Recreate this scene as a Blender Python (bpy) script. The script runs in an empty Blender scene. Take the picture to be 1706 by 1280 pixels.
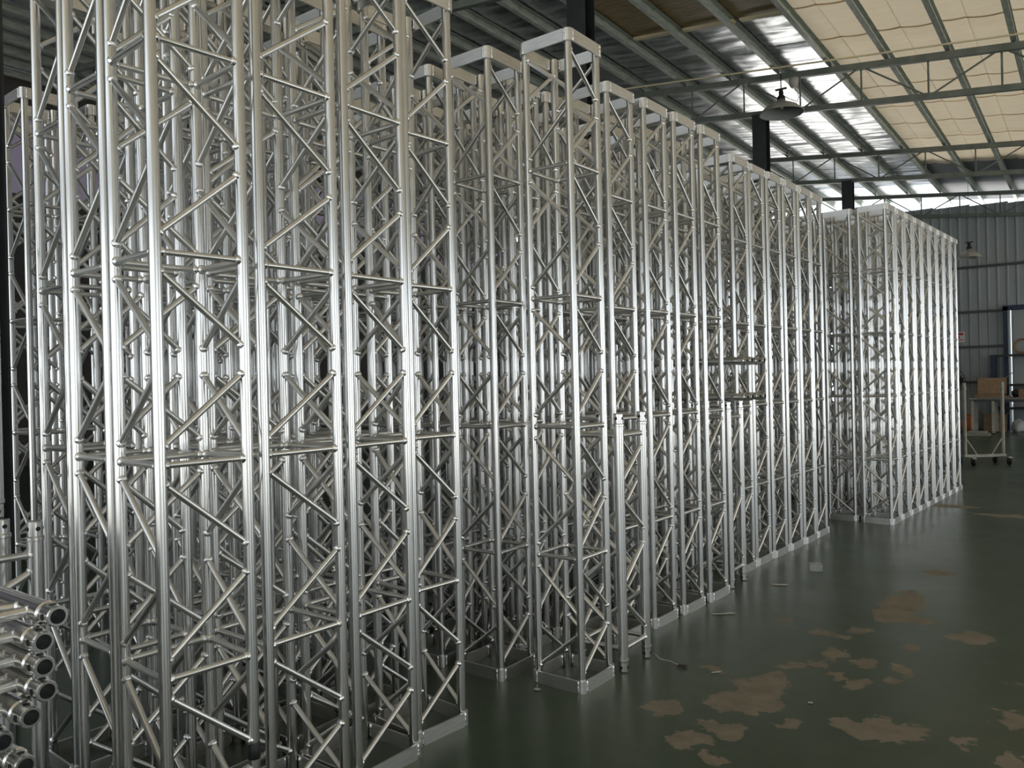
import bpy, bmesh, math, random
from mathutils import Matrix, Vector, noise
random.seed(7)
C = bpy.context.scene
COL = C.collection

# ------------------------------------------------------------------ camera
YAW, PITCH, ROLL, FPX, EYE = math.radians(36.5), math.radians(0.14), math.radians(1.3), 1311.0, 1.412
fw = Vector((-math.sin(YAW) * math.cos(PITCH), math.cos(YAW) * math.cos(PITCH), -math.sin(PITCH)))
rt = Vector((math.cos(YAW), math.sin(YAW), 0))
up = rt.cross(fw)
rt2 = rt * math.cos(ROLL) - up * math.sin(ROLL)
up2 = rt * math.sin(ROLL) + up * math.cos(ROLL)
cd = bpy.data.cameras.new('camera')
cam = bpy.data.objects.new('camera', cd); COL.objects.link(cam)
cam.matrix_world = Matrix(((rt2.x, up2.x, -fw.x, 0), (rt2.y, up2.y, -fw.y, 0), (rt2.z, up2.z, -fw.z, EYE), (0, 0, 0, 1)))
cd.sensor_width = 36; cd.lens = FPX / 1706 * 36; cd.clip_start = 0.05; cd.clip_end = 200
C.camera = cam

# ------------------------------------------------------------------ sky, daylight through the doors, exposure
w = bpy.data.worlds.new('overcast'); C.world = w; w.use_nodes = True
bg = w.node_tree.nodes['Background']
bg.inputs['Color'].default_value = (0.86, 0.94, 1.0, 1); bg.inputs['Strength'].default_value = 1.15
YARD_Y = 30.2
WALL_X, DOORS = 10.0, ((-6.5, 3.2, 3.6), (6.2, 13.0, 3.6), (14.5, 21.5, 3.8))      # doorways of the right-hand wall: y0, y1, height

def area(name, loc, aim, sx, sy, power, color):
    l = bpy.data.lights.new(name, 'AREA'); l.shape = 'RECTANGLE'; l.size = sx; l.size_y = sy
    l.energy = power; l.color = color
    o = bpy.data.objects.new(name, l); COL.objects.link(o); o.location = loc
    o.rotation_euler = Vector(aim).to_track_quat('-Z', 'Y').to_euler()
    return o
LUM = math.pi * 3.7                                             # watts per metre of doorway and unit radiance
for (y0, y1, h), L, c in zip(DOORS, (.25, .4, .9), ((1.0, .98, .93), (.98, .99, 1.0), (.96, .98, 1.0))):
    area('daylight_door', (WALL_X + .12, (y0 + y1) / 2, 1.8), (-1, 0, 0), y1 - y0, 3.5, LUM * (y1 - y0) * L, c)
BACK = (-13.0, 8.0, 3.8)
area('daylight_door', ((BACK[0] + BACK[1]) / 2, -8.15, 1.9), (0, 1, 0), BACK[1] - BACK[0], 3.7, LUM * (BACK[1] - BACK[0]) * 0.25, (1.0, .97, .92))
# added area lamps for light bounced up off the unseen yards outside the doors
area('yard_bounce_lamp', (WALL_X + 4.6, 6.75, 0.02), (0, 0, 1), 8.0, 30.0, math.pi * 8 * 30 * 2.2, (1.0, .93, .80))
area('yard_bounce_lamp', (-2.5, -12.6, 0.02), (0, 0, 1), 21.0, 8.0, math.pi * 21 * 8 * 1.5, (1.0, .93, .80))
area('yard_bounce_lamp', (-7.0, YARD_Y, 0.02), (0, 0, 1), 12.0, 14.0, math.pi * 12 * 14 * 3.4, (1.0, .95, .86))
C.view_settings.view_transform = 'Standard'; C.view_settings.look = 'None'
C.view_settings.gamma = 1; C.view_settings.use_curve_mapping = False
C.view_settings.exposure = 0.66

# ------------------------------------------------------------------ materials
def mat(name, base, rough=.5, metal=0.0, spec=.5):
    m = bpy.data.materials.new(name); m.use_nodes = True
    b = m.node_tree.nodes['Principled BSDF']
    b.inputs['Base Color'].default_value = (*base, 1); b.inputs['Roughness'].default_value = rough
    b.inputs['Metallic'].default_value = metal; b.inputs['Specular IOR Level'].default_value = spec
    return m
def nd(m, t, **kw):
    n = m.node_tree.nodes.new(t)
    for k, v in kw.items(): setattr(n, k, v)
    return n
def lk(m, a, b): m.node_tree.links.new(a, b)
def bsdf(m): return m.node_tree.nodes['Principled BSDF']
def noisy(m, c0, c1, scale=8, stretch=(1, 1, 1), rough=None, bump=0, coord='Object', detail=4):
    """colour grain, roughness grain and fine relief from one noise"""
    tc = nd(m, 'ShaderNodeTexCoord'); mp = nd(m, 'ShaderNodeMapping'); mp.inputs['Scale'].default_value = stretch
    no = nd(m, 'ShaderNodeTexNoise'); no.inputs['Scale'].default_value = scale; no.inputs['Detail'].default_value = detail
    lk(m, tc.outputs[coord], mp.inputs['Vector']); lk(m, mp.outputs['Vector'], no.inputs['Vector'])
    r = nd(m, 'ShaderNodeValToRGB'); r.color_ramp.elements[0].color = (*c0, 1); r.color_ramp.elements[1].color = (*c1, 1)
    r.color_ramp.elements[0].position = .3; r.color_ramp.elements[1].position = .7
    lk(m, no.outputs['Fac'], r.inputs['Fac']); lk(m, r.outputs['Color'], bsdf(m).inputs['Base Color'])
    if rough:
        mr = nd(m, 'ShaderNodeMapRange'); mr.inputs['To Min'].default_value, mr.inputs['To Max'].default_value = rough
        lk(m, no.outputs['Fac'], mr.inputs['Value']); lk(m, mr.outputs['Result'], bsdf(m).inputs['Roughness'])
    if bump:
        bp = nd(m, 'ShaderNodeBump'); bp.inputs['Strength'].default_value = bump; bp.inputs['Distance'].default_value = .01
        lk(m, no.outputs['Fac'], bp.inputs['Height']); lk(m, bp.outputs['Normal'], bsdf(m).inputs['Normal'])
    return m
ALU = noisy(mat('extruded_aluminium', (.7, .7, .69), .3, 1.0), (.69, .69, .68), (.74, .74, .73), 6, (9, 9, .3), (.215, .24), detail=1)
BRC = noisy(mat('drawn_aluminium_brace', (.7, .69, .66), .3, 1.0), (.72, .72, .70), (.84, .84, .82), 9, (6, 6, 1), (.26, .40))
FLAT = noisy(mat('flat_bar_aluminium', (.7, .7, .68), .4, 1.0), (.72, .71, .69), (.85, .84, .82), 14, (1, 1, 6), (.3, .44))
WELD = noisy(mat('weld_bead', (.85, .85, .85), .2, 1.0), (.8, .8, .8), (.95, .95, .95), 90, (1, 1, 1), (.12, .3), .4)
LEFTW = noisy(mat('dark_brown_wall', (.05, .045, .04), .7), (.035, .032, .03), (.07, .062, .055), 1.5)  # dark brown, tone varies at random
DULL = noisy(mat('dull_tube_paint', (.34, .33, .28), .5), (.27, .26, .22), (.4, .39, .33), 8)
DARK = mat('bore_shade', (.01, .012, .012), .5)  # black put in for the shade inside coupler bores and pin holes
COLM = noisy(mat('dark_painted_steel', (.02, .023, .026), .5), (.012, .014, .016), (.03, .033, .036), 5)
GIRD = noisy(mat('green_grey_steel', (.09, .105, .1), .55), (.12, .145, .125), (.20, .22, .195), 5)
PURL = noisy(mat('galvanised_green_purlin', (.16, .19, .17), .5), (.26, .31, .27), (.48, .51, .46), 26, (1, .25, 1), (.4, .6))
FOIL = noisy(mat('foil_insulation', (.3, .32, .34), .3, .9), (.46, .48, .51), (.64, .66, .69), 3.0, (1, 5, 1), (.22, .38), .25)
BEIGE = noisy(mat('fabric_faced_insulation', (.5, .44, .36), .75), (.62, .54, .44), (.76, .68, .57), 2.5, (1, 3, 1), (.6, .8), .15)
# the pale sheets are thin: daylight soaks through them
_tr = nd(BEIGE, 'ShaderNodeBsdfTranslucent'); _tr.inputs['Color'].default_value = (.80, .62, .41, 1)
_mx = nd(BEIGE, 'ShaderNodeMixShader'); _mx.inputs[0].default_value = .28
_out = [n for n in BEIGE.node_tree.nodes if n.type == 'OUTPUT_MATERIAL'][0]
lk(BEIGE, bsdf(BEIGE).outputs[0], _mx.inputs[1]); lk(BEIGE, _tr.outputs[0], _mx.inputs[2]); lk(BEIGE, _mx.outputs[0], _out.inputs['Surface'])
WDULL = noisy(mat('dull_roof_sheet', (.1, .11, .13), .55), (.08, .09, .105), (.13, .14, .16), 3, (1, 5, 1), (.5, .65))
BROWN = noisy(mat('bare_brown_sheet', (.16, .11, .05), .5), (.24, .17, .075), (.52, .39, .2), 4, (1, 7, 1), (.35, .6))
LIP = mat('yellowed_batten', (.85, .74, .5), .5)
WSTEEL = noisy(mat('blue_grey_wall_sheet', (.2, .22, .225), .45), (.28, .31, .32), (.36, .39, .39), 2, (1, 1, .3), (.4, .55))
WDARK = mat('dark_girt_steel', (.06, .065, .07), .5)
CONC = noisy(mat('outdoor_concrete', (.4, .4, .38), .8), (.36, .36, .34), (.44, .44, .42), 2)
LAMPM = noisy(mat('enamelled_lamp_shade', (.42, .41, .37), .4), (.36, .34, .3), (.48, .46, .42), 6)
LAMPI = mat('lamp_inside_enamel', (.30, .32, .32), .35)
CARD = noisy(mat('brown_cardboard', (.26, .17, .1), .8), (.22, .14, .08), (.3, .2, .12), 12)
BLUE = mat('blue_painted_steel', (.010, .024, .055), .5)
BLACKP = mat('black_plastic', (.015, .015, .016), .5)
RUBBER = mat('black_rubber', (.012, .012, .012), .7)
ORANGE = mat('orange_sack', (.5, .16, .05), .7)
WHITEP = mat('white_plastic', (.6, .6, .58), .5)
PAPER = mat('off_white_paper', (.6, .6, .56), .8)
REDP = mat('red_print', (.45, .05, .05), .6)
WOOD = noisy(mat('worn_table_board', (.2, .19, .17), .6), (.15, .14, .12), (.25, .24, .22), 6, (1, 6, 1))
CLEAR = mat('clear_plastic', (.85, .88, .88), .15); bsdf(CLEAR).inputs['Transmission Weight'].default_value = .8
PANE = mat('lavender_glow_pane', (.3, .27, .36), .5)
bsdf(PANE).inputs['Emission Color'].default_value = (.36, .30, .42, 1); bsdf(PANE).inputs['Emission Strength'].default_value = .12  # weak emission put in for daylight coming through the panes

def floor_material():
    m = mat('worn_green_floor_paint', (.045, .055, .042), .3, 0, .5)
    tc = nd(m, 'ShaderNodeTexCoord'); b = bsdf(m)
    n1 = nd(m, 'ShaderNodeTexNoise'); n1.inputs['Scale'].default_value = .7; n1.inputs['Detail'].default_value = 6
    n2 = nd(m, 'ShaderNodeTexNoise'); n2.inputs['Scale'].default_value = 9.0; n2.inputs['Detail'].default_value = 7; n2.inputs['Roughness'].default_value = .65
    n3 = nd(m, 'ShaderNodeTexNoise'); n3.inputs['Scale'].default_value = 1.6; n3.inputs['Detail'].default_value = 8; n3.inputs['Roughness'].default_value = .62
    for n in (n1, n2, n3): lk(m, tc.outputs['Object'], n.inputs['Vector'])
    grn = nd(m, 'ShaderNodeValToRGB'); e = grn.color_ramp.elements
    e[0].position, e[0].color = .36, (.024, .047, .022, 1); e[1].position, e[1].color = .64, (.052, .076, .044, 1)
    gm = nd(m, 'ShaderNodeMath', operation='MULTIPLY_ADD'); gm.inputs[1].default_value = .45; gs = nd(m, 'ShaderNodeMath', operation='MULTIPLY'); gs.inputs[1].default_value = .55
    lk(m, n1.outputs['Fac'], gs.inputs[0]); lk(m, n2.outputs['Fac'], gm.inputs[0]); lk(m, gs.outputs[0], gm.inputs[2]); lk(m, gm.outputs[0], grn.inputs['Fac'])
    # flaked areas: worn spots with a shape of their own, edges broken up by noise
    warp = nd(m, 'ShaderNodeMixRGB', blend_type='ADD'); warp.inputs['Fac'].default_value = 1
    sub = nd(m, 'ShaderNodeVectorMath', operation='SUBTRACT'); sub.inputs[1].default_value = (.5, .5, .5)
    scl = nd(m, 'ShaderNodeVectorMath', operation='MULTIPLY'); scl.inputs[1].default_value = (.26, .34, 0)
    lk(m, n2.outputs['Color'], sub.inputs[0]); lk(m, sub.outputs[0], scl.inputs[0])
    add = nd(m, 'ShaderNodeVectorMath', operation='ADD'); lk(m, tc.outputs['Object'], add.inputs[0]); lk(m, scl.outputs[0], add.inputs[1])
    spots = [(-.97, 5.22, .12, .42), (-.88, 4.95, .16, .08), (-1.225, 3.50, .10, .26), (-1.28, 3.30, .12, .10), (-1.17, 3.32, .08, .08), (-.72, 3.354, .17, .10), (-.60, 3.40, .06, .10),
             (-1.08, 4.146, .06, .10), (-.926, 4.094, .06, .07), (-1.107, 3.977, .06, .05), (-1.0, 3.86, .05, .05), (-.90, 3.80, .05, .08), (-1.23, 3.02, .10, .06), (-1.30, 2.86, .10, .06),
             (-1.16, 2.77, .06, .05), (-.54, 4.765, .10, .12), (-.283, 3.743, .05, .10), (-1.16, 4.45, .12, .05), (-.774, 4.449, .05, .05), (-1.19, 3.874, .05, .06), (-1.50, 3.62, .06, .05),
             (-.78, 3.91, .03, .05), (-1.50, 3.10, .08, .10), (-.43, 3.43, .05, .05), (-.9, 6.22, .10, .08), (-1.06, 4.62, .08, .06), (-1.35, 3.55, .05, .04), (-.25, 3.3, .05, .09), (-1.3, 9.4, .3, .12), (-.6, 9.0, .4, .1), (-1.45, 4.6, .05, .06), (-.75, 4.1, .05, .06), (-1.02, 3.2, .05, .04)]
    last = None
    for (x, y, rx, ry) in spots:
        s = nd(m, 'ShaderNodeVectorMath', operation='SUBTRACT'); s.inputs[1].default_value = (x, y, 0); lk(m, add.outputs[0], s.inputs[0])
        d = nd(m, 'ShaderNodeVectorMath', operation='DIVIDE'); d.inputs[1].default_value = (rx, ry, 1); lk(m, s.outputs[0], d.inputs[0])
        l = nd(m, 'ShaderNodeVectorMath', operation='LENGTH'); lk(m, d.outputs[0], l.inputs[0])
        if last is None: last = l.outputs['Value']
        else:
            mn = nd(m, 'ShaderNodeMath', operation='MINIMUM'); lk(m, last, mn.inputs[0]); lk(m, l.outputs['Value'], mn.inputs[1]); last = mn.outputs[0]
    k1 = nd(m, 'ShaderNodeMapRange'); k1.inputs['From Min'].default_value = 1.02; k1.inputs['From Max'].default_value = .99; lk(m, last, k1.inputs['Value'])
    k2 = nd(m, 'ShaderNodeMapRange'); k2.inputs['From Min'].default_value = .66; k2.inputs['From Max'].default_value = .70; lk(m, n3.outputs['Fac'], k2.inputs['Value'])
    mx = nd(m, 'ShaderNodeMath', operation='MAXIMUM'); lk(m, k1.outputs[0], mx.inputs[0]); lk(m, k2.outputs[0], mx.inputs[1])
    br = nd(m, 'ShaderNodeValToRGB'); e = br.color_ramp.elements
    e[0].position, e[0].color = .3, (.15, .13, .098, 1); e[1].position, e[1].color = .7, (.235, .208, .16, 1)
    lk(m, n2.outputs['Fac'], br.inputs['Fac'])
    mix = nd(m, 'ShaderNodeMixRGB'); lk(m, mx.outputs[0], mix.inputs['Fac']); lk(m, grn.outputs[0], mix.inputs['Color1']); lk(m, br.outputs[0], mix.inputs['Color2'])
    lk(m, mix.outputs[0], b.inputs['Base Color'])
    ro = nd(m, 'ShaderNodeMapRange'); ro.inputs['To Min'].default_value = .22; ro.inputs['To Max'].default_value = .42; lk(m, n3.outputs['Fac'], ro.inputs['Value'])
    ad = nd(m, 'ShaderNodeMath', operation='MULTIPLY_ADD'); ad.inputs[1].default_value = .3; lk(m, mx.outputs[0], ad.inputs[0]); lk(m, ro.outputs[0], ad.inputs[2])
    lk(m, ad.outputs[0], b.inputs['Roughness'])
    bp = nd(m, 'ShaderNodeBump'); bp.inputs['Strength'].default_value = .12; bp.inputs['Distance'].default_value = .004
    lk(m, n2.outputs['Fac'], bp.inputs['Height']); lk(m, bp.outputs['Normal'], b.inputs['Normal'])
    return m
FLOOR = floor_material()

# ------------------------------------------------------------------ helpers
def tag(o, label=None, cat=None, group=None, kind=None):
    if label: o['label'] = label
    if cat: o['category'] = cat
    if group: o['group'] = group
    if kind: o['kind'] = kind
    return o
def empty(name, loc=(0, 0, 0), rz=0, parent=None):
    o = bpy.data.objects.new(name, None); COL.objects.link(o); o.location = loc; o.rotation_euler = (0, 0, rz)
    o.empty_display_size = .1
    if parent: o.parent = parent
    return o
def inst(name, me, parent=None, mw=None):
    o = bpy.data.objects.new(name, me); COL.objects.link(o)
    if parent: o.parent = parent
    if mw is not None: o.matrix_local = mw
    return o
class MB:
    """collects verts and faces (with material slots) into one mesh"""
    def __init__(s): s.v, s.f, s.m, s.sm = [], [], [], []
    def add(s, vs, fs, mi=0, smooth=False):
        n = len(s.v); s.v += [tuple(v) for v in vs]
        for f in fs: s.f.append([i + n for i in f]); s.m.append(mi); s.sm.append(smooth)
    def box(s, a, b, mi=0, M=None):
        x0, y0, z0 = a; x1, y1, z1 = b
        vs = [Vector(p) for p in ((x0, y0, z0), (x1, y0, z0), (x1, y1, z0), (x0, y1, z0), (x0, y0, z1), (x1, y0, z1), (x1, y1, z1), (x0, y1, z1))]
        if M is not None: vs = [M @ v for v in vs]
        s.add(vs, [(3, 2, 1, 0), (4, 5, 6, 7), (0, 1, 5, 4), (1, 2, 6, 5), (2, 3, 7, 6), (3, 0, 4, 7)], mi)
    def turned(s, prof, n=12, M=None, mi=0):
        for a, b in zip(prof[:-1], prof[1:]): s.lathe([a, b], n, M, mi, False)      # crisp steps between the turned faces
    def lathe(s, prof, n=12, M=None, mi=0, caps=True):
        """profile of (radius, z) turned about z"""
        vs = []
        for r, z in prof:
            for k in range(n):
                a = 2 * math.pi * k / n; vs.append(Vector((r * math.cos(a), r * math.sin(a), z)))
        if M is not None: vs = [M @ v for v in vs]
        fs = []
        for j in range(len(prof) - 1):
            for k in range(n):
                k2 = (k + 1) % n; fs.append((j * n + k, j * n + k2, (j + 1) * n + k2, (j + 1) * n + k))
        s.add(vs, fs, mi, True)
        if caps:
            m = len(prof) - 1
            s.add(vs[:n], [tuple(reversed(range(n)))], mi); s.add(vs[m * n:], [tuple(range(n))], mi)
    def tube(s, p, q, r, n=10, mi=0, caps=True):
        p, q = Vector(p), Vector(q); d = q - p
        M = Matrix.Translation(p) @ d.to_track_quat('Z', 'Y').to_matrix().to_4x4()
        s.lathe([(r, 0), (r, d.length)], n, M, mi, caps)
    def path(s, pts, r, n=8, mi=0):
        for a, b in zip(pts[:-1], pts[1:]): s.tube(a, b, r, n, mi)
    def mesh(s, name, mats):
        me = bpy.data.meshes.new(name); me.from_pydata(s.v, [], s.f)
        for m in mats: me.materials.append(m)
        me.polygons.foreach_set('material_index', s.m); me.polygons.foreach_set('use_smooth', s.sm); me.update()
        return me
    def obj(s, name, mats, parent=None, mw=None): return inst(name, s.mesh(name, mats), parent, mw)
def T(x, y, z): return Matrix.Translation((x, y, z))
def align(p, q):
    p, q = Vector(p), Vector(q)
    return T(*p) @ (q - p).to_track_quat('Z', 'Y').to_matrix().to_4x4()
def rpipe(r, ri, z0, z1):
    return [(ri, z0), (r, z0), (r, z1), (ri, z1), (ri, z0)]

# ------------------------------------------------------------------ the building
ROOF = lambda x: 5.98 - .115 * (x + 4)          # underside of the purlins
XL, XR, YB, YF = -16.6, WALL_X, -8.0, 22.4
m = MB(); m.box((XL - 14, YB - 10, -.25), (XR + 22, YF + 18, -.03)); o = m.obj('ground', [CONC]); tag(o, kind='structure')
m = MB(); m.box((XL, YB, -.03), (XR, YF, 0)); o = m.obj('floor', [FLOOR]); tag(o, kind='structure')

ceil = empty('ceiling'); tag(ceil, kind='structure')
PITCHX = .7425
PX = [-.75 - PITCHX * k for k in range(-14, 22) if XL < -.75 - PITCHX * k < XR - .1]
m = MB(); m.box((-.032, YB, -.05), (.032, YF + 1.6, -.044)); m.box((-.032, YB, -.05), (-.026, YF + 1.6, .09)); m.box((-.032, YB, .084), (.032, YF + 1.6, .09)); m.box((.026, YB, -.05), (.032, YF + 1.6, -.025))
pm = m.mesh('purlin', [PURL])
for x in PX: inst('purlin', pm, ceil, T(x, 0, ROOF(x) + .05))
sl = math.atan(.115)
def sheet_mesh(name, mt, dx, dy, amp, sag, seed, nx=8, ny=10, backing=True, rib=0):
    mb = MB(); vs = []; fs = []
    for j in range(ny + 1):
        for i in range(nx + 1):
            u, v = i / nx, j / ny
            edge = min(1, 6 * min(u, 1 - u)) * min(1, 5 * min(v, 1 - v))
            z = amp * noise.noise(Vector((u * 2.2 + seed, v * 5 + seed * 3, seed))) * edge - sag * math.sin(math.pi * u) * .5 + (.006 if seed % 2 else 0) + rib * math.sin(2 * math.pi * v * 6) * (.6 + .8 * noise.noise(Vector((u * 1.5, v * 4, seed * 2))))
            vs.append((u * dx - dx / 2, v * dy - dy / 2, z))
    for j in range(ny):
        for i in range(nx):
            a = j * (nx + 1) + i; fs.append((a, a + nx + 1, a + nx + 2, a + 1))
    mb.add(vs, fs, 0, True)
    if backing: mb.add([(x, y, z + .035) for x, y, z in vs[:1]] + [(dx / 2, -dy / 2, .045), (dx / 2, dy / 2, .045), (-dx / 2, dy / 2, .045)], [(0, 1, 2, 3)], 0)
    return mb.mesh(name, [mt])
SHY = 1.16
foil = [sheet_mesh('foil_sheet', FOIL, PITCHX - .005, SHY + .02, .022, .010, s, 5, 36, rib=.0030) for s in range(1, 6)]
BW = (.30, PITCHX - .30)                        # each bay: a narrow and a wide strip meeting in a folded seam
beig = [[sheet_mesh('insulation_sheet', BEIGE, b + .008, SHY + .05, .020, .022 + .02 * q, s, 6, 12, backing=False) for s in range(6, 10)] for q, b in enumerate(BW)]
steel = [sheet_mesh('steel_sheet', WDULL, PITCHX - .005, SHY + .02, .01, .01, s) for s in (2, 3)]
brow = [sheet_mesh('brown_sheet', BROWN, PITCHX - .005, SHY + .02, .012, .01, s) for s in (3, 4)]
longb = sheet_mesh('insulation_sheet', BEIGE, PITCHX - .005, YF + 1.6 - 4.3, .016, .03, 6, 4, 24, backing=False)
frontb = sheet_mesh('insulation_sheet', BEIGE, PITCHX - .005, 4.3 - YB, .016, .03, 7, 4, 16, backing=False)
nY = int((YF + 1.6 - 4.3) / SHY) + 1
def roofM(xc, yc): return T(xc, yc, ROOF(xc) + .155) @ Matrix.Rotation(sl, 4, 'Y')
for k in range(len(PX) - 1):
    xc = (PX[k] + PX[k + 1]) / 2
    if -13.5 < xc < 1.6:
        for j in range(nY):
            yc = 4.3 + SHY * (j + .5)
            if xc > -2.96 and yc < 19.2: kind, nm = beig, 'insulation_sheet'
            elif xc > -2.96: kind, nm = steel, 'steel_sheet'
            elif -5.2 < xc < -2.96 and 6.6 < yc < 10.1: kind, nm = brow, 'brown_sheet'
            else: kind, nm = foil, 'foil_sheet'
            if kind is beig:
                for q, off in enumerate((-PITCHX / 2 + BW[0] / 2, PITCHX / 2 - BW[1] / 2)):
                    inst(nm, random.choice(beig[q]), ceil, roofM(xc, yc) @ T(off, 0, -.004 * q - .003 * (j % 2)) @ Matrix.Rotation(random.uniform(-.003, .003), 4, 'X'))
            else: inst(nm, random.choice(kind), ceil, roofM(xc, yc))
    else:
        if xc > 1.6: inst('insulation_sheet', longb, ceil, roofM(xc, (4.3 + YF + 1.6) / 2))
        else: m = MB(); m.box((-PITCHX / 2, 4.3, 0), (PITCHX / 2, YF + 1.6, .03)); m.obj('roof_sheet', [FOIL], ceil, roofM(xc, 0))
def slab(name, mt, x0, x1, y0, y1, dz, th):
    mb = MB(); vs = [(x, y, ROOF(x) + dz + t) for t in (0, th) for x, y in ((x0, y0), (x1, y0), (x1, y1), (x0, y1))]
    mb.add(vs, [(3, 2, 1, 0), (4, 5, 6, 7), (0, 1, 5, 4), (1, 2, 6, 5), (2, 3, 7, 6), (3, 0, 4, 7)])
    return mb.obj(name, [mt], ceil)
slab('roof_sheet', FOIL, XL - .1, -2.96, YB, 4.3, .15, .03); 
for k in range(len(PX) - 1):
    xc = (PX[k] + PX[k + 1]) / 2
    if xc > -2.96: inst('insulation_sheet', frontb, ceil, roofM(xc, (4.3 + YB) / 2))
slab('roof_cladding', WSTEEL, XL - .3, -2.97, YB - .2, YF + 1.7, .24, .03)
slab('roof_cladding', WSTEEL, -2.97, 1.6, 19.0, YF + 1.7, .24, .03)
for xa, xb in ((-5.15, -4.49), (-4.41, -3.70), (-3.62, -3.0)):
    slab('batten', LIP, xa, xb, 10.02, 10.10, .10, .03)

# far wall: corrugated sheets, each a panel of its own, under an open clerestory gap
wf = empty('wall_far', (0, YF, 0)); tag(wf, kind='structure')
def top_far(x): return 5.57 - .047 * (x + 3.5)
def corr_panel(wd, h, rib=.2):
    mb = MB(); prof = []; n = round(wd / rib)
    for k in range(n):
        x = k * rib
        prof += [(x, 0), (x + .13, 0), (x + .145, -.022), (x + .175, -.022), (x + .19, 0)]
    prof.append((wd, 0))
    vs = [(x, y, z) for z in (0, h) for x, y in prof]; q = len(prof)
    mb.add(vs, [(i, i + 1, q + i + 1, q + i) for i in range(q - 1)])
    vs2 = [(x, y + .004, z) for x, y, z in vs]; mb.add(vs2, [(q + i, q + i + 1, i + 1, i) for i in range(q - 1)])
    return mb
x = -12.0
doorx = (-1.62, 1.2)
while x < XR - .4:
    wd = .8
    if -8.81 < x < -4.9: bot = 4.3
    elif -1.75 < x < 1.19: bot = 2.95
    else: bot = 0
    corr_panel(wd, top_far(x + .4) - bot).obj('wall_panel', [WSTEEL], wf, T(x, 0, bot)); x += wd
m = MB(); m.box((XL, 0, 0), (-12.0, .02, 5.9)); m.obj('wall_panel', [WSTEEL], wf)
m = MB(); m.box((-1.75, 0, 0), (-1.64, .02, 2.95)); m.obj('wall_panel', [WSTEEL], wf)
for z in (1.15, 2.02, 2.88, 3.98): 
    for xa, xb in (((XL, -8.8), (-4.8, -1.72), (1.3, XR)) if z < 2.9 else ((XL, -8.8), (-4.8, XR))):
        m = MB(); m.box((xa, -.09, z - .03), (xb, -.025, z + .03)); m.obj('girt', [WDARK], wf)
# sliding door of the far wall
d = empty('door_1', (0, YF - .12, 0)); tag(d, kind='structure')
m = MB(); m.box((-1.74, -.06, 0), (-1.64, .03, 2.95)); m.box((-1.74, -.06, 2.86), (1.3, .03, 2.98)); m.obj('door_frame', [BLUE], d)
for k in range(3):
    m = MB(); m.box((-1.575 + k * .93, 0, .03), (-1.575 + k * .93 + .92, .03, 2.87)); m.box((-1.575 + k * .93 + .04, -.008, .1), (-1.575 + k * .93 + .88, 0, 2.78)); m.obj('door_leaf', [WSTEEL], d)
d = empty('door_2', (0, YF - .12, 0)); tag(d, kind='structure')
m = MB(); m.box((-8.86, -.04, 0), (-8.76, .03, 4.3)); m.box((-4.84, -.04, 0), (-4.74, .03, 4.3)); m.box((-8.86, -.04, 4.25), (-4.74, .03, 4.36)); m.obj('door_frame', [BLUE], d)
# left, back and right walls
wl = empty('wall_left', (XL, 0, 0)); tag(wl, kind='structure')
m = MB(); m.box((-.05, YB, 0), (0, YF, 5.2)); m.box((-.05, YB, 6.9), (0, YF, 7.6)); m.obj('wall_panel', [LEFTW], wl)
wn = empty('window_1', (XL, 0, 0)); tag(wn, kind='structure')
for k in range(20):
    m = MB(); m.box((-.04, YB + k * 1.52 + .04, 5.24), (-.015, YB + k * 1.52 + 1.5, 6.86)); m.obj('pane', [PANE], wn)
m = MB()
for k in range(21): m.box((-.05, YB + k * 1.52 - .03, 5.2), (0, YB + k * 1.52 + .04, 6.9))
m.box((-.05, YB, 5.18), (.0, YF, 5.26)); m.box((-.05, YB, 6.84), (.0, YF, 6.92)); m.obj('window_frame', [WDARK], wn)
m = MB(); zc = ROOF(XL) + .2
m.box((XL, YB - .06, 0), (BACK[0], YB, zc)); m.box((BACK[1], YB - .06, 0), (XR, YB, ROOF(BACK[1]) + .2)); m.box((BACK[0], YB - .06, BACK[2]), (BACK[1], YB, ROOF(BACK[1]) + .2))
tag(m.obj('wall_back', [WSTEEL]), kind='structure')
m = MB(); y = YB; ht = ROOF(XR) + .2
for y0, y1, h in DOORS:
    m.box((XR, y, 0), (XR + .06, y0, ht)); m.box((XR, y0, h), (XR + .06, y1, ht)); y = y1
m.box((XR, y, 0), (XR + .06, YF, ht)); tag(m.obj('wall_right', [WSTEEL]), kind='structure')

# ------------------------------------------------------------------ steel columns and lattice girders
ORD = ['first', 'second', 'third', 'fourth', 'fifth', 'sixth', 'seventh', 'eighth', 'ninth', 'tenth', 'eleventh', 'twelfth']
COLX, CY = -4.0, (1.40, 6.68, 11.9, 17.15)
lab = ['dark steel column at the left edge of the picture', 'dark steel column rising behind the tallest corner truss frame', 'dark steel column behind the round lamp shade', 'dark steel column against the bright clerestory gap']
for y, l in zip(CY, lab):
    c = empty('steel_column', (COLX, y, 0)); tag(c, l, 'column', 'roof columns')
    m = MB(); m.box((-.1, -.1, .02), (.1, -.088, 5.37)); m.box((-.1, .088, .02), (.1, .1, 5.37)); m.obj('flange', [COLM], c)
    m = MB(); m.box((-.006, -.088, .02), (.006, .088, 5.37)); m.obj('web', [COLM], c)
    m = MB(); m.box((-.16, -.16, 0), (.16, .16, .02)); m.obj('base_plate', [COLM], c)
glab = ['lattice roof girder overhead at the left column', 'lattice roof girder over the middle truss block', 'lattice roof girder directly behind the near round lamp', 'lattice roof girder at the far column below the glowing foil', 'lattice roof girder along the top of the far wall']
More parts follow.
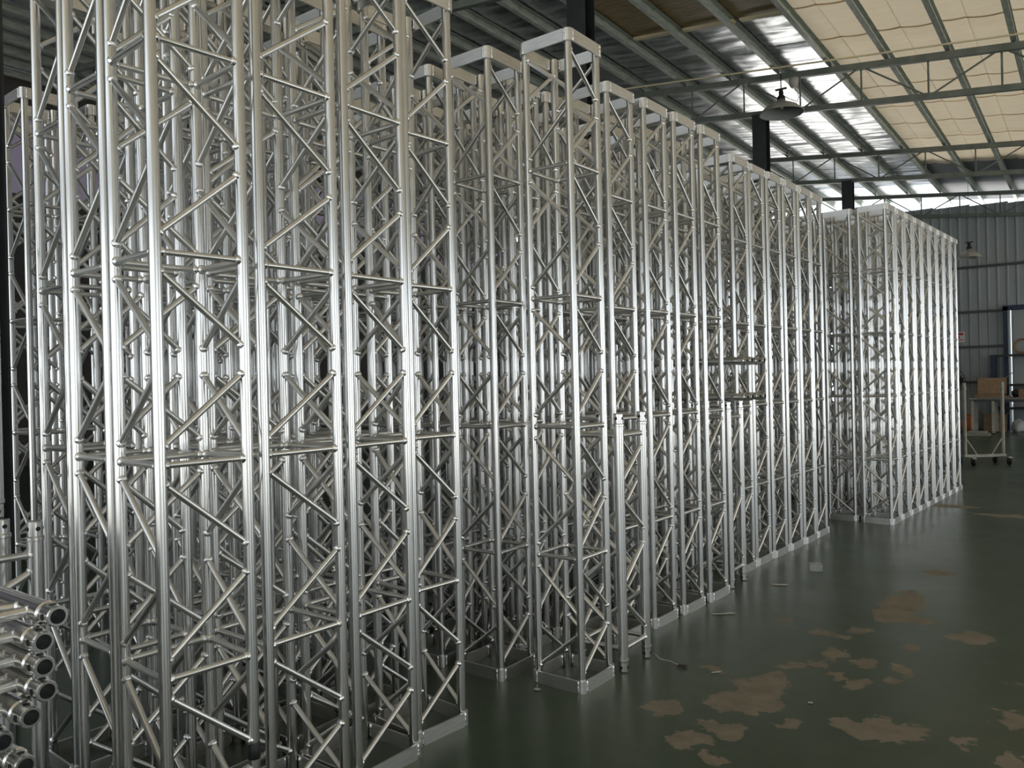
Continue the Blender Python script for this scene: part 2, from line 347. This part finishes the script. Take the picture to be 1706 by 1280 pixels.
for y, l in zip(CY + (22.0,), glab):
    g = empty('roof_girder', (0, y, 0)); tag(g, 'green grey ' + l, 'girder', 'roof girders')
    zt = lambda x: ROOF(x) - .07; zb = lambda x: ROOF(x) - .59
    xa, xb = -15.2, 9.2
    for nm, z, r in (('top_chord', zt, .045), ('bottom_chord', zb, .04)):
        m = MB(); m.box((0, -r * .8, -r), ((Vector((xb, 0, z(xb))) - Vector((xa, 0, z(xa)))).length, r * .8, r))
        m.obj(nm, [GIRD], g, T(xa, 0, z(xa)) @ Matrix.Rotation(sl, 4, 'Y'))
    xn = [-.883 - .842 * k for k in range(-11, 17)]
    for k, xx in enumerate(xn):
        m = MB(); m.tube((xx, 0, zb(xx)), (xx, 0, zt(xx)), .013, 6); m.obj('web_post', [GIRD], g)
        if k + 1 < len(xn):
            x2 = xn[k + 1]; a, b_ = ((zt, zb) if (k + 11) % 2 == 0 else (zb, zt)) if True else None
            if k % 2 == 1: a, b_ = zt, zb
            else: a, b_ = zb, zt
            m = MB(); m.tube((xx, 0, a(xx)), (x2, 0, b_(x2)), .013, 6); m.obj('web_diagonal', [GIRD], g)
    for xp in PX:
        if -10 < xp < 3:
            m = MB(); m.box((xp - .005, -.03, zt(xp) + .03), (xp + .005, .03, zt(xp) + .16)); m.obj('purlin_cleat', [COLM], g)
m = MB(); m.path([(-9, 11.62, ROOF(-9) - .02), (-3.0, 11.62, ROOF(-3) - .02), (3, 11.62, ROOF(3) - .02)], .014, 8); tag(m.obj('conduit_pipe', [LIP]), 'thin pale conduit pipe fixed above the girder behind the lamp', 'pipe')

# pendant lamps
def lamp(loc, dia, zhang, label, bracket):
    r = dia / 2; t = empty('pendant_lamp', loc); tag(t, label, 'lamp', 'dish pendant lamps')
    prof_o = [(.05, .20), (.07, .17), (.10, .15), (r * .5, .13), (r * .72, .095), (r * .88, .05), (r, 0)]
    m = MB(); m.lathe(prof_o, 28, caps=False); m.lathe([(r, 0), (r + .006, -.004), (r + .006, .008), (r - .002, .012)], 28, caps=False); m.obj('shade', [LAMPM], t)
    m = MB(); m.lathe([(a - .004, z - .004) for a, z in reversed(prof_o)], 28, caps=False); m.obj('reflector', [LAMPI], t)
    m = MB(); m.lathe([(.0, .34), (.028, .335), (.035, .30), (.03, .27), (.055, .24), (.06, .2), (.045, .16)], 14); m.obj('lamp_neck', [COLM], t)
    m = MB(); m.lathe([(.018, .15), (.032, .13), (.035, .10), (.025, .075), (.0, .07)], 14); m.obj('bulb', [WHITEP], t)
    m = MB(); m.box((-.08, -.015, .34), (.08, .015, .365)); m.tube((0, 0, .33), (0, 0, zhang), .008 if bracket else .004, 6); m.obj('hanger', [COLM], t)
    if bracket:
        m = MB(); m.lathe([(.0, .50), (.06, .49), (.075, .46), (.06, .38), (.03, .34)], 12, T(.17, .05, 0)); m.obj('junction_box', [LAMPM], t)
        m = MB(); m.path([(.18, .05, .36), (.22, .03, .28), (.25, .0, .18), (.23, 0, .12), (.12, -.02, .18), (.05, 0, .24)], .006, 6); m.obj('cable', [WHITEP], t)
lamp((-3.60, 11.62, 5.24), .62, .58, 'round pale dish lamp hanging below the near roof girder', True)
lamp((-2.235, 20.6, 4.0), .50, 1.785, 'small far dish lamp against the grey wall beyond the trusses', False)

# ------------------------------------------------------------------ box trusses
CR, BR = .0175, .0095
_cache = {}
def cyl_mesh(key, name, r, L, n, mt, weld=False):
    k = (key, round(r, 4), round(L, 4), n, weld)
    if k in _cache: return _cache[k]
    m = MB()
    if weld:
        e = .0165
        m.lathe([(r, .006), (r, L - .006)], n, caps=False)
        for a, s in ((0, 1), (L, -1)):
            m.lathe([(r + .0045, a + s * .010), (r + .0065, a + s * (e - .001)), (r + .004, a + s * (e + .006)), (r, a + s * (e + .009))][::s], n, caps=False, mi=1)
    else: m.lathe([(r, 0), (r, L)], n)
    _cache[k] = m.mesh(name, [mt, WELD]); return _cache[k]
def frame_mesh(S, h, n=5):
    k = ('frame', S, h)
    if k in _cache: return _cache[k]
    m = MB(); R, th, a = .024, .008, S / 2
    def ring(a, R):
        out = []
        for cx, cy, st in ((1, 1, 0), (-1, 1, 1), (-1, -1, 2), (1, -1, 3)):
            for q in range(n + 1):
                an = (st + q / n) * math.pi / 2; out.append((cx * (a - R) + R * math.cos(an), cy * (a - R) + R * math.sin(an)))
        return out
    o, i = ring(a, R), ring(a - th, R - th + .002); N = len(o)
    vs = [(x, y, z) for z in (0, h) for x, y in o] + [(x, y, z) for z in (0, h) for x, y in i]
    fs = []
    for q in range(N):
        p = (q + 1) % N
        fs += [(q, p, N + p, N + q), (2 * N + p, 2 * N + q, 3 * N + q, 3 * N + p), (N + q, N + p, 3 * N + p, 3 * N + q), (p, q, 2 * N + q, 2 * N + p)]
    m.add(vs, fs, 0, False)
    # weld beads up the bar ends, each side of each corner and along the chord inside
    for cx in (1, -1):
        for cy in (1, -1):
            for dx, dy in ((a + .0005, a - .030), (a - .030, a + .0005)):
                pr = [(.002, 0)] + [(.0052 if q % 2 else .0032, h * (q + .5) / 9) for q in range(9)] + [(.002, h)]
                m.lathe(pr, 6, T(cx * dx, cy * dy, 0), 1)
            for dx, dy in ((a - .010, a - .046), (a - .046, a - .010)):
                pr = [(.002, .004)] + [(.0062 if q % 2 else .004, h * (q + .5) / 7) for q in range(7)] + [(.002, h)]
                m.lathe(pr, 6, T(cx * dx, cy * dy, 0), 1)
    _cache[k] = m.mesh('end_frame', [FLAT, WELD]); return _cache[k]
FRH = .056
def lattice(S, L, bays, mirror):
    """(kind, p, q) of every diagonal and rung of the four faces"""
    o = S / 2 - .026; cs = [(o, -o), (o, o), (-o, o), (-o, -o)]; out = []; bh = L / bays
    for f in range(4):
        A, B = cs[f], cs[(f + 1) % 4]
        if mirror: A, B = B, A
        for b in range(bays):
            z0, z1 = b * bh, (b + 1) * bh; zm = (z0 + z1) / 2
            lo = z0 + (.075 if b == 0 else .045); hi = z1 - (.075 if b == bays - 1 else .045)
            out.append(('brace', (*A, hi), (*B, zm + .035))); out.append(('brace', (*B, zm - .035), (*A, lo)))
            if b: out.append(('rung', (*A, z0), (*B, z0)))
    return out
BAYS = 5
def box_truss(x, y, rz, label, S=.29, L=3.0, mirror=False, split=True, group='tall box trusses standing on end', turn=0):
    """x, y: centre of the footprint"""
    t = empty('box_truss', (x, y, 0), rz + turn * math.pi / 2); tag(t, label, 'truss', group)
    o = S / 2 - .026
    cm = cyl_mesh('chord', 'chord', CR, L - .002, 16 if split else 12, ALU)
    for cx, cy in ((o, -o), (o, o), (-o, o), (-o, -o)): inst('chord', cm, t, T(cx, cy, .001) @ Matrix.Rotation(random.random() * 6, 4, 'Z'))
    fm = frame_mesh(S, FRH)
    inst('end_frame', fm, t, T(0, 0, 0)); inst('end_frame', fm, t, T(0, 0, L - FRH))
    lat = lattice(S, L, BAYS, mirror)
    if split:
        for nm, p, q in lat:
            d = (Vector(q) - Vector(p)).length
            inst(nm, cyl_mesh(nm, nm, BR, d, 10, BRC, True), t, align(p, q))
    else:
        k = ('lattice', S, L, mirror)
        if k not in _cache:
            m = MB()
            for nm, p, q in lat: m.tube(p, q, BR, 7, caps=False)
            _cache[k] = m.mesh('lattice', [BRC])
        tag(inst('lattice', _cache[k], t), kind='stuff')
    return t
def by_corner(px, py, ang, S):
    """centre of a footprint whose right front corner is (px, py) and whose right side runs at ang from +Y towards +X"""
    u = Vector((math.sin(ang), math.cos(ang))); l = Vector((-u.y, u.x)); c = Vector((px, py)) + u * S / 2 + l * S / 2
    return c.x, c.y, -ang
N = 'tall silver truss '
FRONT_LABEL = 'nearest row'
def front(px, py, ang, S, label, mirror=False, split=True):
    x, y, rz = by_corner(px, py, ang, S); return box_truss(x, y, rz, label, S, mirror=mirror, split=split)
oc = .026
# near block: corner = chord centre moved out by the chord offset
corner = front(-2.100 + oc, 1.175 - oc, .083, .318, N + 'nearest the camera, at the front corner of the left block')
m = MB(); m.lathe([(.0178, 0), (.0192, .001), (.0192, .03), (.0185, .034), (.0188, .05), (.0178, .052)], 14, caps=False)
tag(m.obj('tape_wrap', [BLACKP], corner, T(.159 - .026, .159 - .026, .285)), 'black tape wound round one chord')
front(-2.100 + oc, 1.520 - oc, .02, .346, N + 'second along the aisle face of the left block')
front(-2.100 + oc, 1.879 - oc, .01, .330, N + 'third along the aisle face of the left block')
front(-2.128, 2.208, .10, .290, N + 'last along the aisle face of the left block, bare floor beyond')
front(-2.45 + oc, 1.217 - oc, .03, .290, N + 'left neighbour of the nearest corner truss, facing the camera')
front(-3.00 + oc, 1.344 - oc, .05, .290, N + 'leftmost of three facing the camera in the left block')
for r, xr in enumerate((-2.50, -2.83, -3.16)):
    for c, yy in enumerate((1.58, 1.90, 2.22)):
        yy += (0, .07, .09)[r]
        front(xr + random.uniform(-.01, .01), yy + random.uniform(-.008, .008), random.uniform(-.015, .03), .29, N + f'inside the left block, {ORD[r+1]} row from the aisle, {ORD[c+1]} back', mirror=random.random() < .4)
for c, yy in enumerate((1.78, 2.12)):
    front(-4.43, yy, .03, .29, N + f'behind the left edge column, {ORD[c]} of two', split=(c == 0), mirror=True)
for c, yy in enumerate((1.98, 2.32)):
    front(-3.50, yy, .02, .29, N + f'deep inside the left block, {ORD[c]} of two before the column line', split=False, mirror=True)
for c, yy in enumerate((2.46, 2.80, 3.14)):
    front(-4.43, yy, .02, .29, N + f'behind the column line, {ORD[c]} of three in the dim back', split=False)
for c, yy in enumerate((1.80, 2.14, 2.48)):
    front(-4.78, yy, .02, .29, N + f'dim back row along the far left, {ORD[c]} of three', split=False)
# middle block
front(-1.862, 3.006, .02, .29, N + 'standing forward at the bare front corner of the middle block')
front(-2.045, 3.672, .06, .29, N + 'behind the short coupler truss, first in the middle block row', mirror=False)
front(-2.005, 4.020, .045, .29, N + 'second in the middle block row after the short coupler truss', mirror=True)
front(-1.975, 4.350, .05, .29, N + 'third in the middle block row after the short coupler truss', mirror=True)
front(-1.947, 4.685, .05, .29, N + 'last in the middle block row before the lying truss', mirror=True)
front(-2.262, 2.925, .02, .29, N + 'left of the forward corner truss in the middle block')
for r, xr in enumerate((-2.38, -2.72, -3.05, -3.37)):
    for c, yy in enumerate((3.26, 3.60, 3.93, 4.26, 4.60, 4.94)):
        if r == 0 and c == 5: continue
        front(xr + random.uniform(-.012, .012), yy + random.uniform(-.01, .01), random.uniform(-.02, .03), .29, N + f'inside the middle block, {ORD[r+1]} row from the aisle, {ORD[c]} back', mirror=random.random() < .5, split=(r < 1))
for r, xr in enumerate((-2.62, -2.95, -3.28)):
    front(xr, 2.91, random.uniform(-.02, .02), .29, N + f'facing the camera in the middle block, {ORD[r+2]} from the aisle', mirror=random.random() < .5)
# long row beyond the lying truss
for c, (px, py) in enumerate(((-2.037, 5.433), (-2.026, 5.765), (-2.003, 6.088), (-1.978, 6.410), (-1.953, 6.722), (-1.943, 7.036))):
    front(px, py, .055, .306, N + f'{ORD[c]} of six in the row beyond the lying truss', mirror=(c in (0,)))
for r, xr in enumerate((-2.40, -2.73, -3.06, -3.38)):
    for c in range(6):
        front(xr + random.uniform(-.01, .01) + .015 * c, 5.44 + .322 * c + random.uniform(-.006, .006), random.uniform(-.02, .04), .29, N + f'inside the six long block, {ORD[r+1]} row from the aisle, {ORD[c]} back', mirror=random.random() < .5, split=False)
# far block
for c in range(9):
    k = c / 8; front(-1.522 + .205 * k, 7.964 + 2.545 * k, .085, .29, N + f'{ORD[c]} along the aisle face of the far block', mirror=(c % 3 == 1), split=(c < 4 or c == 8))
for r in range(4):
    for c in range(8):
        px = -1.522 - .325 * (r + 1) + .205 * c / 8; py = 8.0 + .03 * r + 2.545 * c / 8
        front(px + random.uniform(-.006, .006), py, .075, .29, N + (f'facing the camera in the far block, {ORD[r+1]} from the aisle' if c == 0 else f'inside the far block, {ORD[r+1]} row from the aisle, {ORD[c]} back'), mirror=random.random() < .5, split=(c == 0 and r < 2))

# ------------------------------------------------------------------ coupler trusses and ladder trusses
KR, KB = .025, .0125
def coupler_mesh():
    if 'coupler' in _cache: return _cache['coupler']
    m = MB(); m.turned([(.0255, 0), (.0275, .002), (.0275, .012), (.0255, .014), (.0235, .016), (.0235, .060), (.0215, .064), (.0165, .064), (.0165, .02)], 18)
    m.lathe([(.0001, .02), (.0165, .02)], 18, mi=1, caps=False)
    for a in (0, 1, 2, 3):
        M = Matrix.Rotation(a * math.pi / 2, 4, 'Z') @ T(.0225, 0, .040) @ Matrix.Rotation(math.pi / 2, 4, 'Y'); m.lathe([(.0075, 0), (.0075, .0016)], 10, M, 1)
    _cache['coupler'] = m.mesh('coupler', [ALU, DARK]); return _cache['coupler']
def k_truss(M, L, label, cs, name='coupler_truss', cat='truss', group='coupler ended trusses', bays=2, faces=None):
    """chords at cs (x, y) run along local z from 0 to L, conical couplers at both ends"""
    t = bpy.data.objects.new(name, None); COL.objects.link(t); t.matrix_world = M; t.empty_display_size = .1; tag(t, label, cat, group)
    e = .064; cm = cyl_mesh('kchord', 'chord', KR, L - 2 * e, 18, ALU); cp = coupler_mesh()
    for x, y in cs:
        ch = inst('chord', cm, t, T(x, y, e))
        inst('coupler', cp, ch, T(0, 0, L - 2 * e - .001)); inst('coupler', cp, ch, Matrix.Rotation(math.pi, 4, 'X') @ T(0, 0, -.001))
    n = len(cs); z0, z1 = e + .045, L - e - .045; bh = (z1 - z0) / bays
    for f in range(n if n > 2 else 1):
        A, B = cs[f], cs[(f + 1) % n]
        for z in (z0, z1):
            d = (Vector(A) - Vector(B)).length; inst('rung', cyl_mesh('krung', 'rung', KB, d, 10, BRC, True), t, align((*A, z), (*B, z)))
        for b in range(bays):
            a0 = z0 + b * bh + (.05 if b == 0 else .03); a1 = z0 + (b + 1) * bh - (.05 if b == bays - 1 else .03); zm = (a0 + a1) / 2
            for p, q in (((*B, a1), (*A, zm + .03)), ((*A, zm - .03), (*B, a0))):
                d = (Vector(q) - Vector(p)).length; inst('brace', cyl_mesh('kbrace', 'brace', KB, d, 10, BRC, True), t, align(p, q))
    return t
k_ = .12; SQ = [(k_, -k_), (k_, k_), (-k_, k_), (-k_, -k_)]
def yawM(x, y, z, rz): return T(x, y, z) @ Matrix.Rotation(rz, 4, 'Z')
k_truss(yawM(-1.972, 3.478, 0, 0), 1.25, 'short thick tubed coupler truss standing between the forward corner truss and its row', SQ)
k_truss(yawM(-2.10, 5.205, 0, .02), 1.25, 'short coupler truss standing under the lying truss', SQ)
# the lying one: its axis runs along X
LAY = T(-1.80, 5.205, 1.25 + .029 + .12) @ Matrix.Rotation(-math.pi / 2, 4, 'Y') @ Matrix.Rotation(.0, 4, 'Z')
k_truss(LAY, .85, 'coupler truss lying level between standing trusses, couplers sticking out', SQ)
k_truss(yawM(-3.095, .985, 0, 0), .99, 'coupler truss standing by the left picture edge, another on top', SQ)
k_truss(yawM(-3.115, .975, .99, 0), 1.1, 'coupler truss stacked on top of a standing one at the left edge', SQ)
k_truss(yawM(-2.82, 1.025, 0, 0), .99, 'upright ladder truss behind the lying ladder stack', [(0, -.12), (0, .12)], 'ladder_truss', 'truss', 'ladder trusses at the left')
jit = {16: (.02, .015), 15: (-.005, -.005), 14: (-.005, -.004), 13: (-.005, .0), 12: (-.03, -.024), 11: (-.085, -.06), 10: (-.05, -.03), 9: (-.055, -.035)}
for lv in range(17):
    dx, dy = jit.get(lv, (random.uniform(-.06, .0), random.uniform(-.04, 0)))
    M = T(-1.872 + dx, .66 + dy, 0.0277 + .0555 * lv) @ Matrix.Rotation(-math.pi / 2, 4, 'Y')
    nm = 'topmost' if lv == 16 else ORD[16 - lv] + ' from the top' if 16 - lv < 12 else 'bottom' if lv == 0 else ORD[lv] + ' from the bottom'
    k_truss(M, .85, f'ladder truss lying in the stack at lower left, {nm}', [(0, -.12), (0, .12)], 'ladder_truss', 'truss', 'ladder trusses at the left')

# ------------------------------------------------------------------ trolley and clutter by the far wall
t = empty('trolley_frame', (-1.36, 13.85, 0), math.atan2(.42, .50)); tag(t, 'pale U shaped tube trolley on casters beyond the far trusses', 'trolley')
m = MB(); m.box((-.33, -.03, .115), (.33, .03, .155)); m.obj('base_bar', [DULL], t)
for s in (-1, 1):
    m = MB(); m.lathe([(.024, 0), (.024, .98)], 12, T(s * .30, 0, .155)); m.turned([(.024, .98), (.03, .985), (.03, 1.02), (.024, 1.025), (.024, 1.09)], 12, T(s * .30, 0, .155)); m.obj('upright', [DULL], t)
    m = MB(); m.tube((s * .30, 0, .42), (s * .12, 0, .15), .012, 8); m.obj('brace', [DULL], t)
    for sy in (-1, 1):
        c = MB(); c.lathe([(.045, -.014), (.05, -.01), (.05, .01), (.045, .014)], 14, T(s * .28, sy * .16, .05) @ Matrix.Rotation(math.pi / 2, 4, 'Y')); wh = c.obj('caster_wheel', [RUBBER], t)
        c = MB(); c.box((s * .28 - .022, sy * .16 - .02, .05), (s * .28 - .017, sy * .16 + .02, .105)); c.box((s * .28 + .017, sy * .16 - .02, .05), (s * .28 + .022, sy * .16 + .02, .105)); c.box((s * .28 - .025, sy * .16 - .03, .1), (s * .28 + .025, sy * .16 + .03, .106)); c.obj('caster_fork', [WDARK], wh)
    m = MB(); m.box((s * .28 - .03, -.19, .106), (s * .28 + .03, .19, .125)); m.obj('cross_bar', [DULL], t)
# work table
t = empty('work_table', (-.9, 20.9, 0)); tag(t, 'long worn work table with pale legs before the far wall', 'table')
m = MB(); m.box((-1.4, -.4, .78), (1.4, .4, .82)); m.obj('tabletop', [WOOD], t)
m = MB(); m.box((-1.33, -.35, .72), (1.33, -.32, .78)); m.box((-1.33, .32, .72), (1.33, .35, .78)); m.obj('apron', [WDARK], t)
for lx in (-1.33, -.93, .3, 1.3):
    for ly in (-.33, .33):
        m = MB(); m.box((lx - .03, ly - .03, .02), (lx + .03, ly + .03, .74)); lg = m.obj('leg', [DULL], t)
        m = MB(); m.box((lx - .05, ly - .05, 0), (lx + .05, ly + .05, .02)); m.obj('foot_plate', [BLACKP], lg)
def carton(loc, sx, sy, sz, rz, label, flaps=True):
    t = empty('cardboard_box', loc, rz); tag(t, label, 'box', 'cardboard boxes by the far wall')
    m = MB(); a, b = sx / 2, sy / 2; w_ = .008
    m.box((-a, -b, 0), (a, b, w_)); m.box((-a, -b, 0), (a, -b + w_, sz)); m.box((-a, b - w_, 0), (a, b, sz)); m.box((-a, -b, 0), (-a + w_, b, sz)); m.box((a - w_, -b, 0), (a, b, sz)); m.obj('box_body', [CARD], t)
    if flaps:
        for s in (-1, 1):
            m = MB(); m.box((0, -b, 0), (sx * .3, b, .006)); m.obj('flap', [CARD], t, T(s * a, 0, sz) @ Matrix.Rotation(-.7 if s > 0 else math.pi + .7, 4, 'Y'))
        m = MB(); m.box((-a + w_, -b + w_, sz * .75), (a - w_, b - w_, sz * .8)); m.obj('contents', [PAPER], t)
carton((-1.87, 20.78, .90), .56, .40, .36, .12, 'open cardboard box on folded sheets at the table left end')
m = MB()
for k in range(4): m.box((-.34, -.26, .02 * k), (.34 - .05 * k, .26, .02 * k + .018)); 
tag(m.obj('cardboard_sheets', [CARD], None, T(-1.85, 20.82, .82)), 'flattened cardboard sheets under the open box on the table', 'cardboard')
carton((-.98, 20.73, .82), .7, .4, .18, -.1, 'low cardboard tray box at the right on the table', False)
carton((-1.88, 21.55, 0), .46, .36, .40, .05, 'cardboard box on the floor behind the table legs', True)
def sack(name, loc, rx, ry, rz_, mt, label, cat, seed):
    bm = bmesh.new(); bmesh.ops.create_icosphere(bm, subdivisions=3, radius=1)
    for v in bm.verts:
        p = v.co.copy(); n_ = 1 + .22 * noise.noise(p * 1.6 + Vector((seed, 0, 0))) + .08 * noise.noise(p * 5 + Vector((0, seed, 0)))
        v.co = Vector((p.x * rx * n_, p.y * ry * n_, max(p.z * n_, -.7) * rz_ + .7 * rz_))
    me = bpy.data.meshes.new(name); bm.to_mesh(me); bm.free(); me.materials.append(mt)
    for f in me.polygons: f.use_smooth = True
    return tag(inst(name, me, None, T(*loc)), label, cat)
sack('orange_sack', (-2.40, 21.52, 0), .17, .18, .25, ORANGE, 'crumpled orange sack on the floor behind the table left end', 'sack', 2.1)
sack('white_sack', (-1.42, 21.52, 0), .14, .16, .18, WHITEP, 'crumpled white plastic sack on the floor behind the table', 'sack', 5.7)
m = MB()
for k in range(3): m.box((-.22 + .02 * k, -.2, .03 * k), (.24 - .03 * k, .2, .03 * k + .022))
tag(m.obj('plate_stack', [DULL], None, T(-2.1, 20.2, 0)), 'pale flat plates stacked on the floor before the table', 'plates')
# blue rack behind the table
t = empty('storage_rack', (-.95, 22.0, 0)); tag(t, 'blue steel rack with dark shelves behind the work table', 'rack')
for sx in (-.98, .98):
    for sy in (-.2, .2):
        m = MB(); m.box((sx - .05, sy - .05, 0), (sx + .05, sy + .05, 1.8)); m.obj('post', [BLUE], t)
for z in (.5, 1.05, 1.75):
    m = MB(); m.box((-.93, -.24, z), (.93, .24, z + .05)); m.obj('shelf', [BLACKP], t)
for k in range(5):
    sack('tool_bundle', (-1.42 + .29 * k, 21.14, .821), .10, .12, .10 + .02 * (k % 3), (BLACKP, CARD, WDARK)[k % 3], f'{("black", "brown", "grey")[k % 3]} bundle at the back of the work table, {ORD[k]} from left', 'bundle', k * 1.7)
m = MB(); prev = None
pts = [(.17 * math.cos(a * math.pi / 12), 0, .17 * math.sin(a * math.pi / 12) + .185) for a in range(25)]
m.path(pts, .018, 8); m.path([(x * .86, .03, z * .9 + .02) for x, y, z in pts], .016, 8)
tag(m.obj('hose_coil', [CARD], None, T(-1.34, 21.98, 1.802)), 'coiled pale hose standing on the top rack shelf', 'hose')
# pedestal fan
t = empty('pedestal_fan', (-2.70, 20.9, 0), .2); tag(t, 'dark pedestal fan half hidden beyond the far truss block', 'fan')
m = MB(); m.lathe([(.22, 0), (.22, .03), (.05, .06), (.02, .08), (.02, 1.0)], 18); m.obj('stand', [BLACKP], t)
m = MB()
for r in (.08, .15, .22, .29):
    ring = [(r * math.cos(a * math.pi / 12), -.05, 1.22 + r * math.sin(a * math.pi / 12)) for a in range(25)]; m.path(ring, .006, 5)
for a in range(16): m.tube((0, -.05, 1.22), (.29 * math.cos(a * math.pi / 8), -.05, 1.22 + .29 * math.sin(a * math.pi / 8)), .004, 5)
m.lathe([(.29, -.05), (.295, 0), (.29, .05)], 28, T(0, 0, 1.22) @ Matrix.Rotation(math.pi / 2, 4, 'X'), caps=False); m.obj('guard', [BLACKP], t)
m = MB(); m.lathe([(.0, -.05), (.07, -.03), (.08, .1), (.04, .16)], 14, T(0, .02, 1.22) @ Matrix.Rotation(-math.pi / 2, 4, 'X')); m.obj('motor', [BLACKP], t)
for a in range(4):
    m = MB(); m.box((.05, -.003, -.07), (.26, .003, .07)); m.obj('blade', [WDARK], t, T(0, -.02, 1.22) @ Matrix.Rotation(a * math.pi / 2, 4, 'Y') @ Matrix.Rotation(.4, 4, 'X'))
# wall notice
t = empty('wall_notice', (-2.72, YF - .04, 2.15)); tag(t, 'white notice with red print on the far wall', 'sign')
m = MB(); m.box((-.16, 0, 0), (.16, .012, .26)); m.obj('board', [PAPER], t)
m = MB(); m.box((-.13, -.002, .17), (.13, 0, .23)); m.box((-.13, -.002, .05), (.13, 0, .07)); m.box((-.05, -.002, .09), (.05, 0, .15)); m.obj('print', [REDP], t)

# ------------------------------------------------------------------ litter on the floor
def scrap(name, x, y, sx, sy, h, mt, rz, label, cat='litter', seed=0):
    n = 5; mb = MB(); top = []; 
    for j in range(n):
        for i in range(n):
            u, v = i / (n - 1) - .5, j / (n - 1) - .5
            k = 1 + .3 * noise.noise(Vector((u * 3 + seed, v * 3, seed)))
            top.append((u * sx * k, v * sy * k, .002 + h * (abs(noise.noise(Vector((u * 4, v * 4, seed + 3)))) + .3)))
    q = n * n; fs = [(j * n + i, j * n + i + 1, (j + 1) * n + i + 1, (j + 1) * n + i) for j in range(n - 1) for i in range(n - 1)]
    mb.add(top, fs, 0, True); mb.add([(a, b, 0.0005 + c - .002) for a, b, c in top], [tuple(reversed(f)) for f in fs], 0, True)
    return tag(mb.obj(name, [mt], None, T(x, y, 0) @ Matrix.Rotation(rz, 4, 'Z')), label, cat, 'litter on the green floor')
scrap('paper_scrap', -1.80, 4.50, .13, .02, .004, PAPER, .7, 'long white paper strip beside the middle block bases', seed=1)
scrap('paper_scrap', -1.478, 3.585, .05, .012, .004, PAPER, .9, 'short white splinter lying near the brown leaf', seed=2)
scrap('paper_scrap', -2.073, 2.942, .03, .02, .008, PAPER, .2, 'tiny white scrap before the forward corner truss', seed=3)
scrap('paper_scrap', -1.728, 5.329, .10, .03, .004, PAPER, .5, 'white paper strip by the six long row', seed=4)
scrap('paper_scrap', -1.006, 3.466, .02, .012, .005, PAPER, .4, 'tiny pale chip among the flaked brown patches', seed=5)
scrap('dry_leaf', -1.641, 3.564, .045, .03, .02, mat('dry_leaf_brown', (.05, .03, .02), .7), .3, 'dark dry leaf with thin stalk beside the short coupler truss', 'leaf', 6)
m = MB(); m.path([(-1.66, 3.565, .006), (-1.72, 3.60, .004), (-1.78, 3.60, .004), (-1.84, 3.66, .004)], .0015, 5); tag(m.obj('wire_snippet', [PAPER]), 'thin curled wire snippet beside the dark leaf', 'wire')
m = MB()
m.box((-.045, -.035, .0), (.045, .035, .003)); m.box((-.045, -.035, .003), (-.042, .035, .05)); m.box((.042, -.035, .003), (.045, .035, .05)); m.box((-.042, -.035, .003), (.042, -.032, .05)); m.box((-.042, .032, .003), (.042, .035, .05))
tag(m.obj('plastic_tub', [CLEAR], None, T(-1.641, 5.854, 0) @ Matrix.Rotation(.4, 4, 'Z')), 'small clear plastic tub alone on the green floor', 'tub')
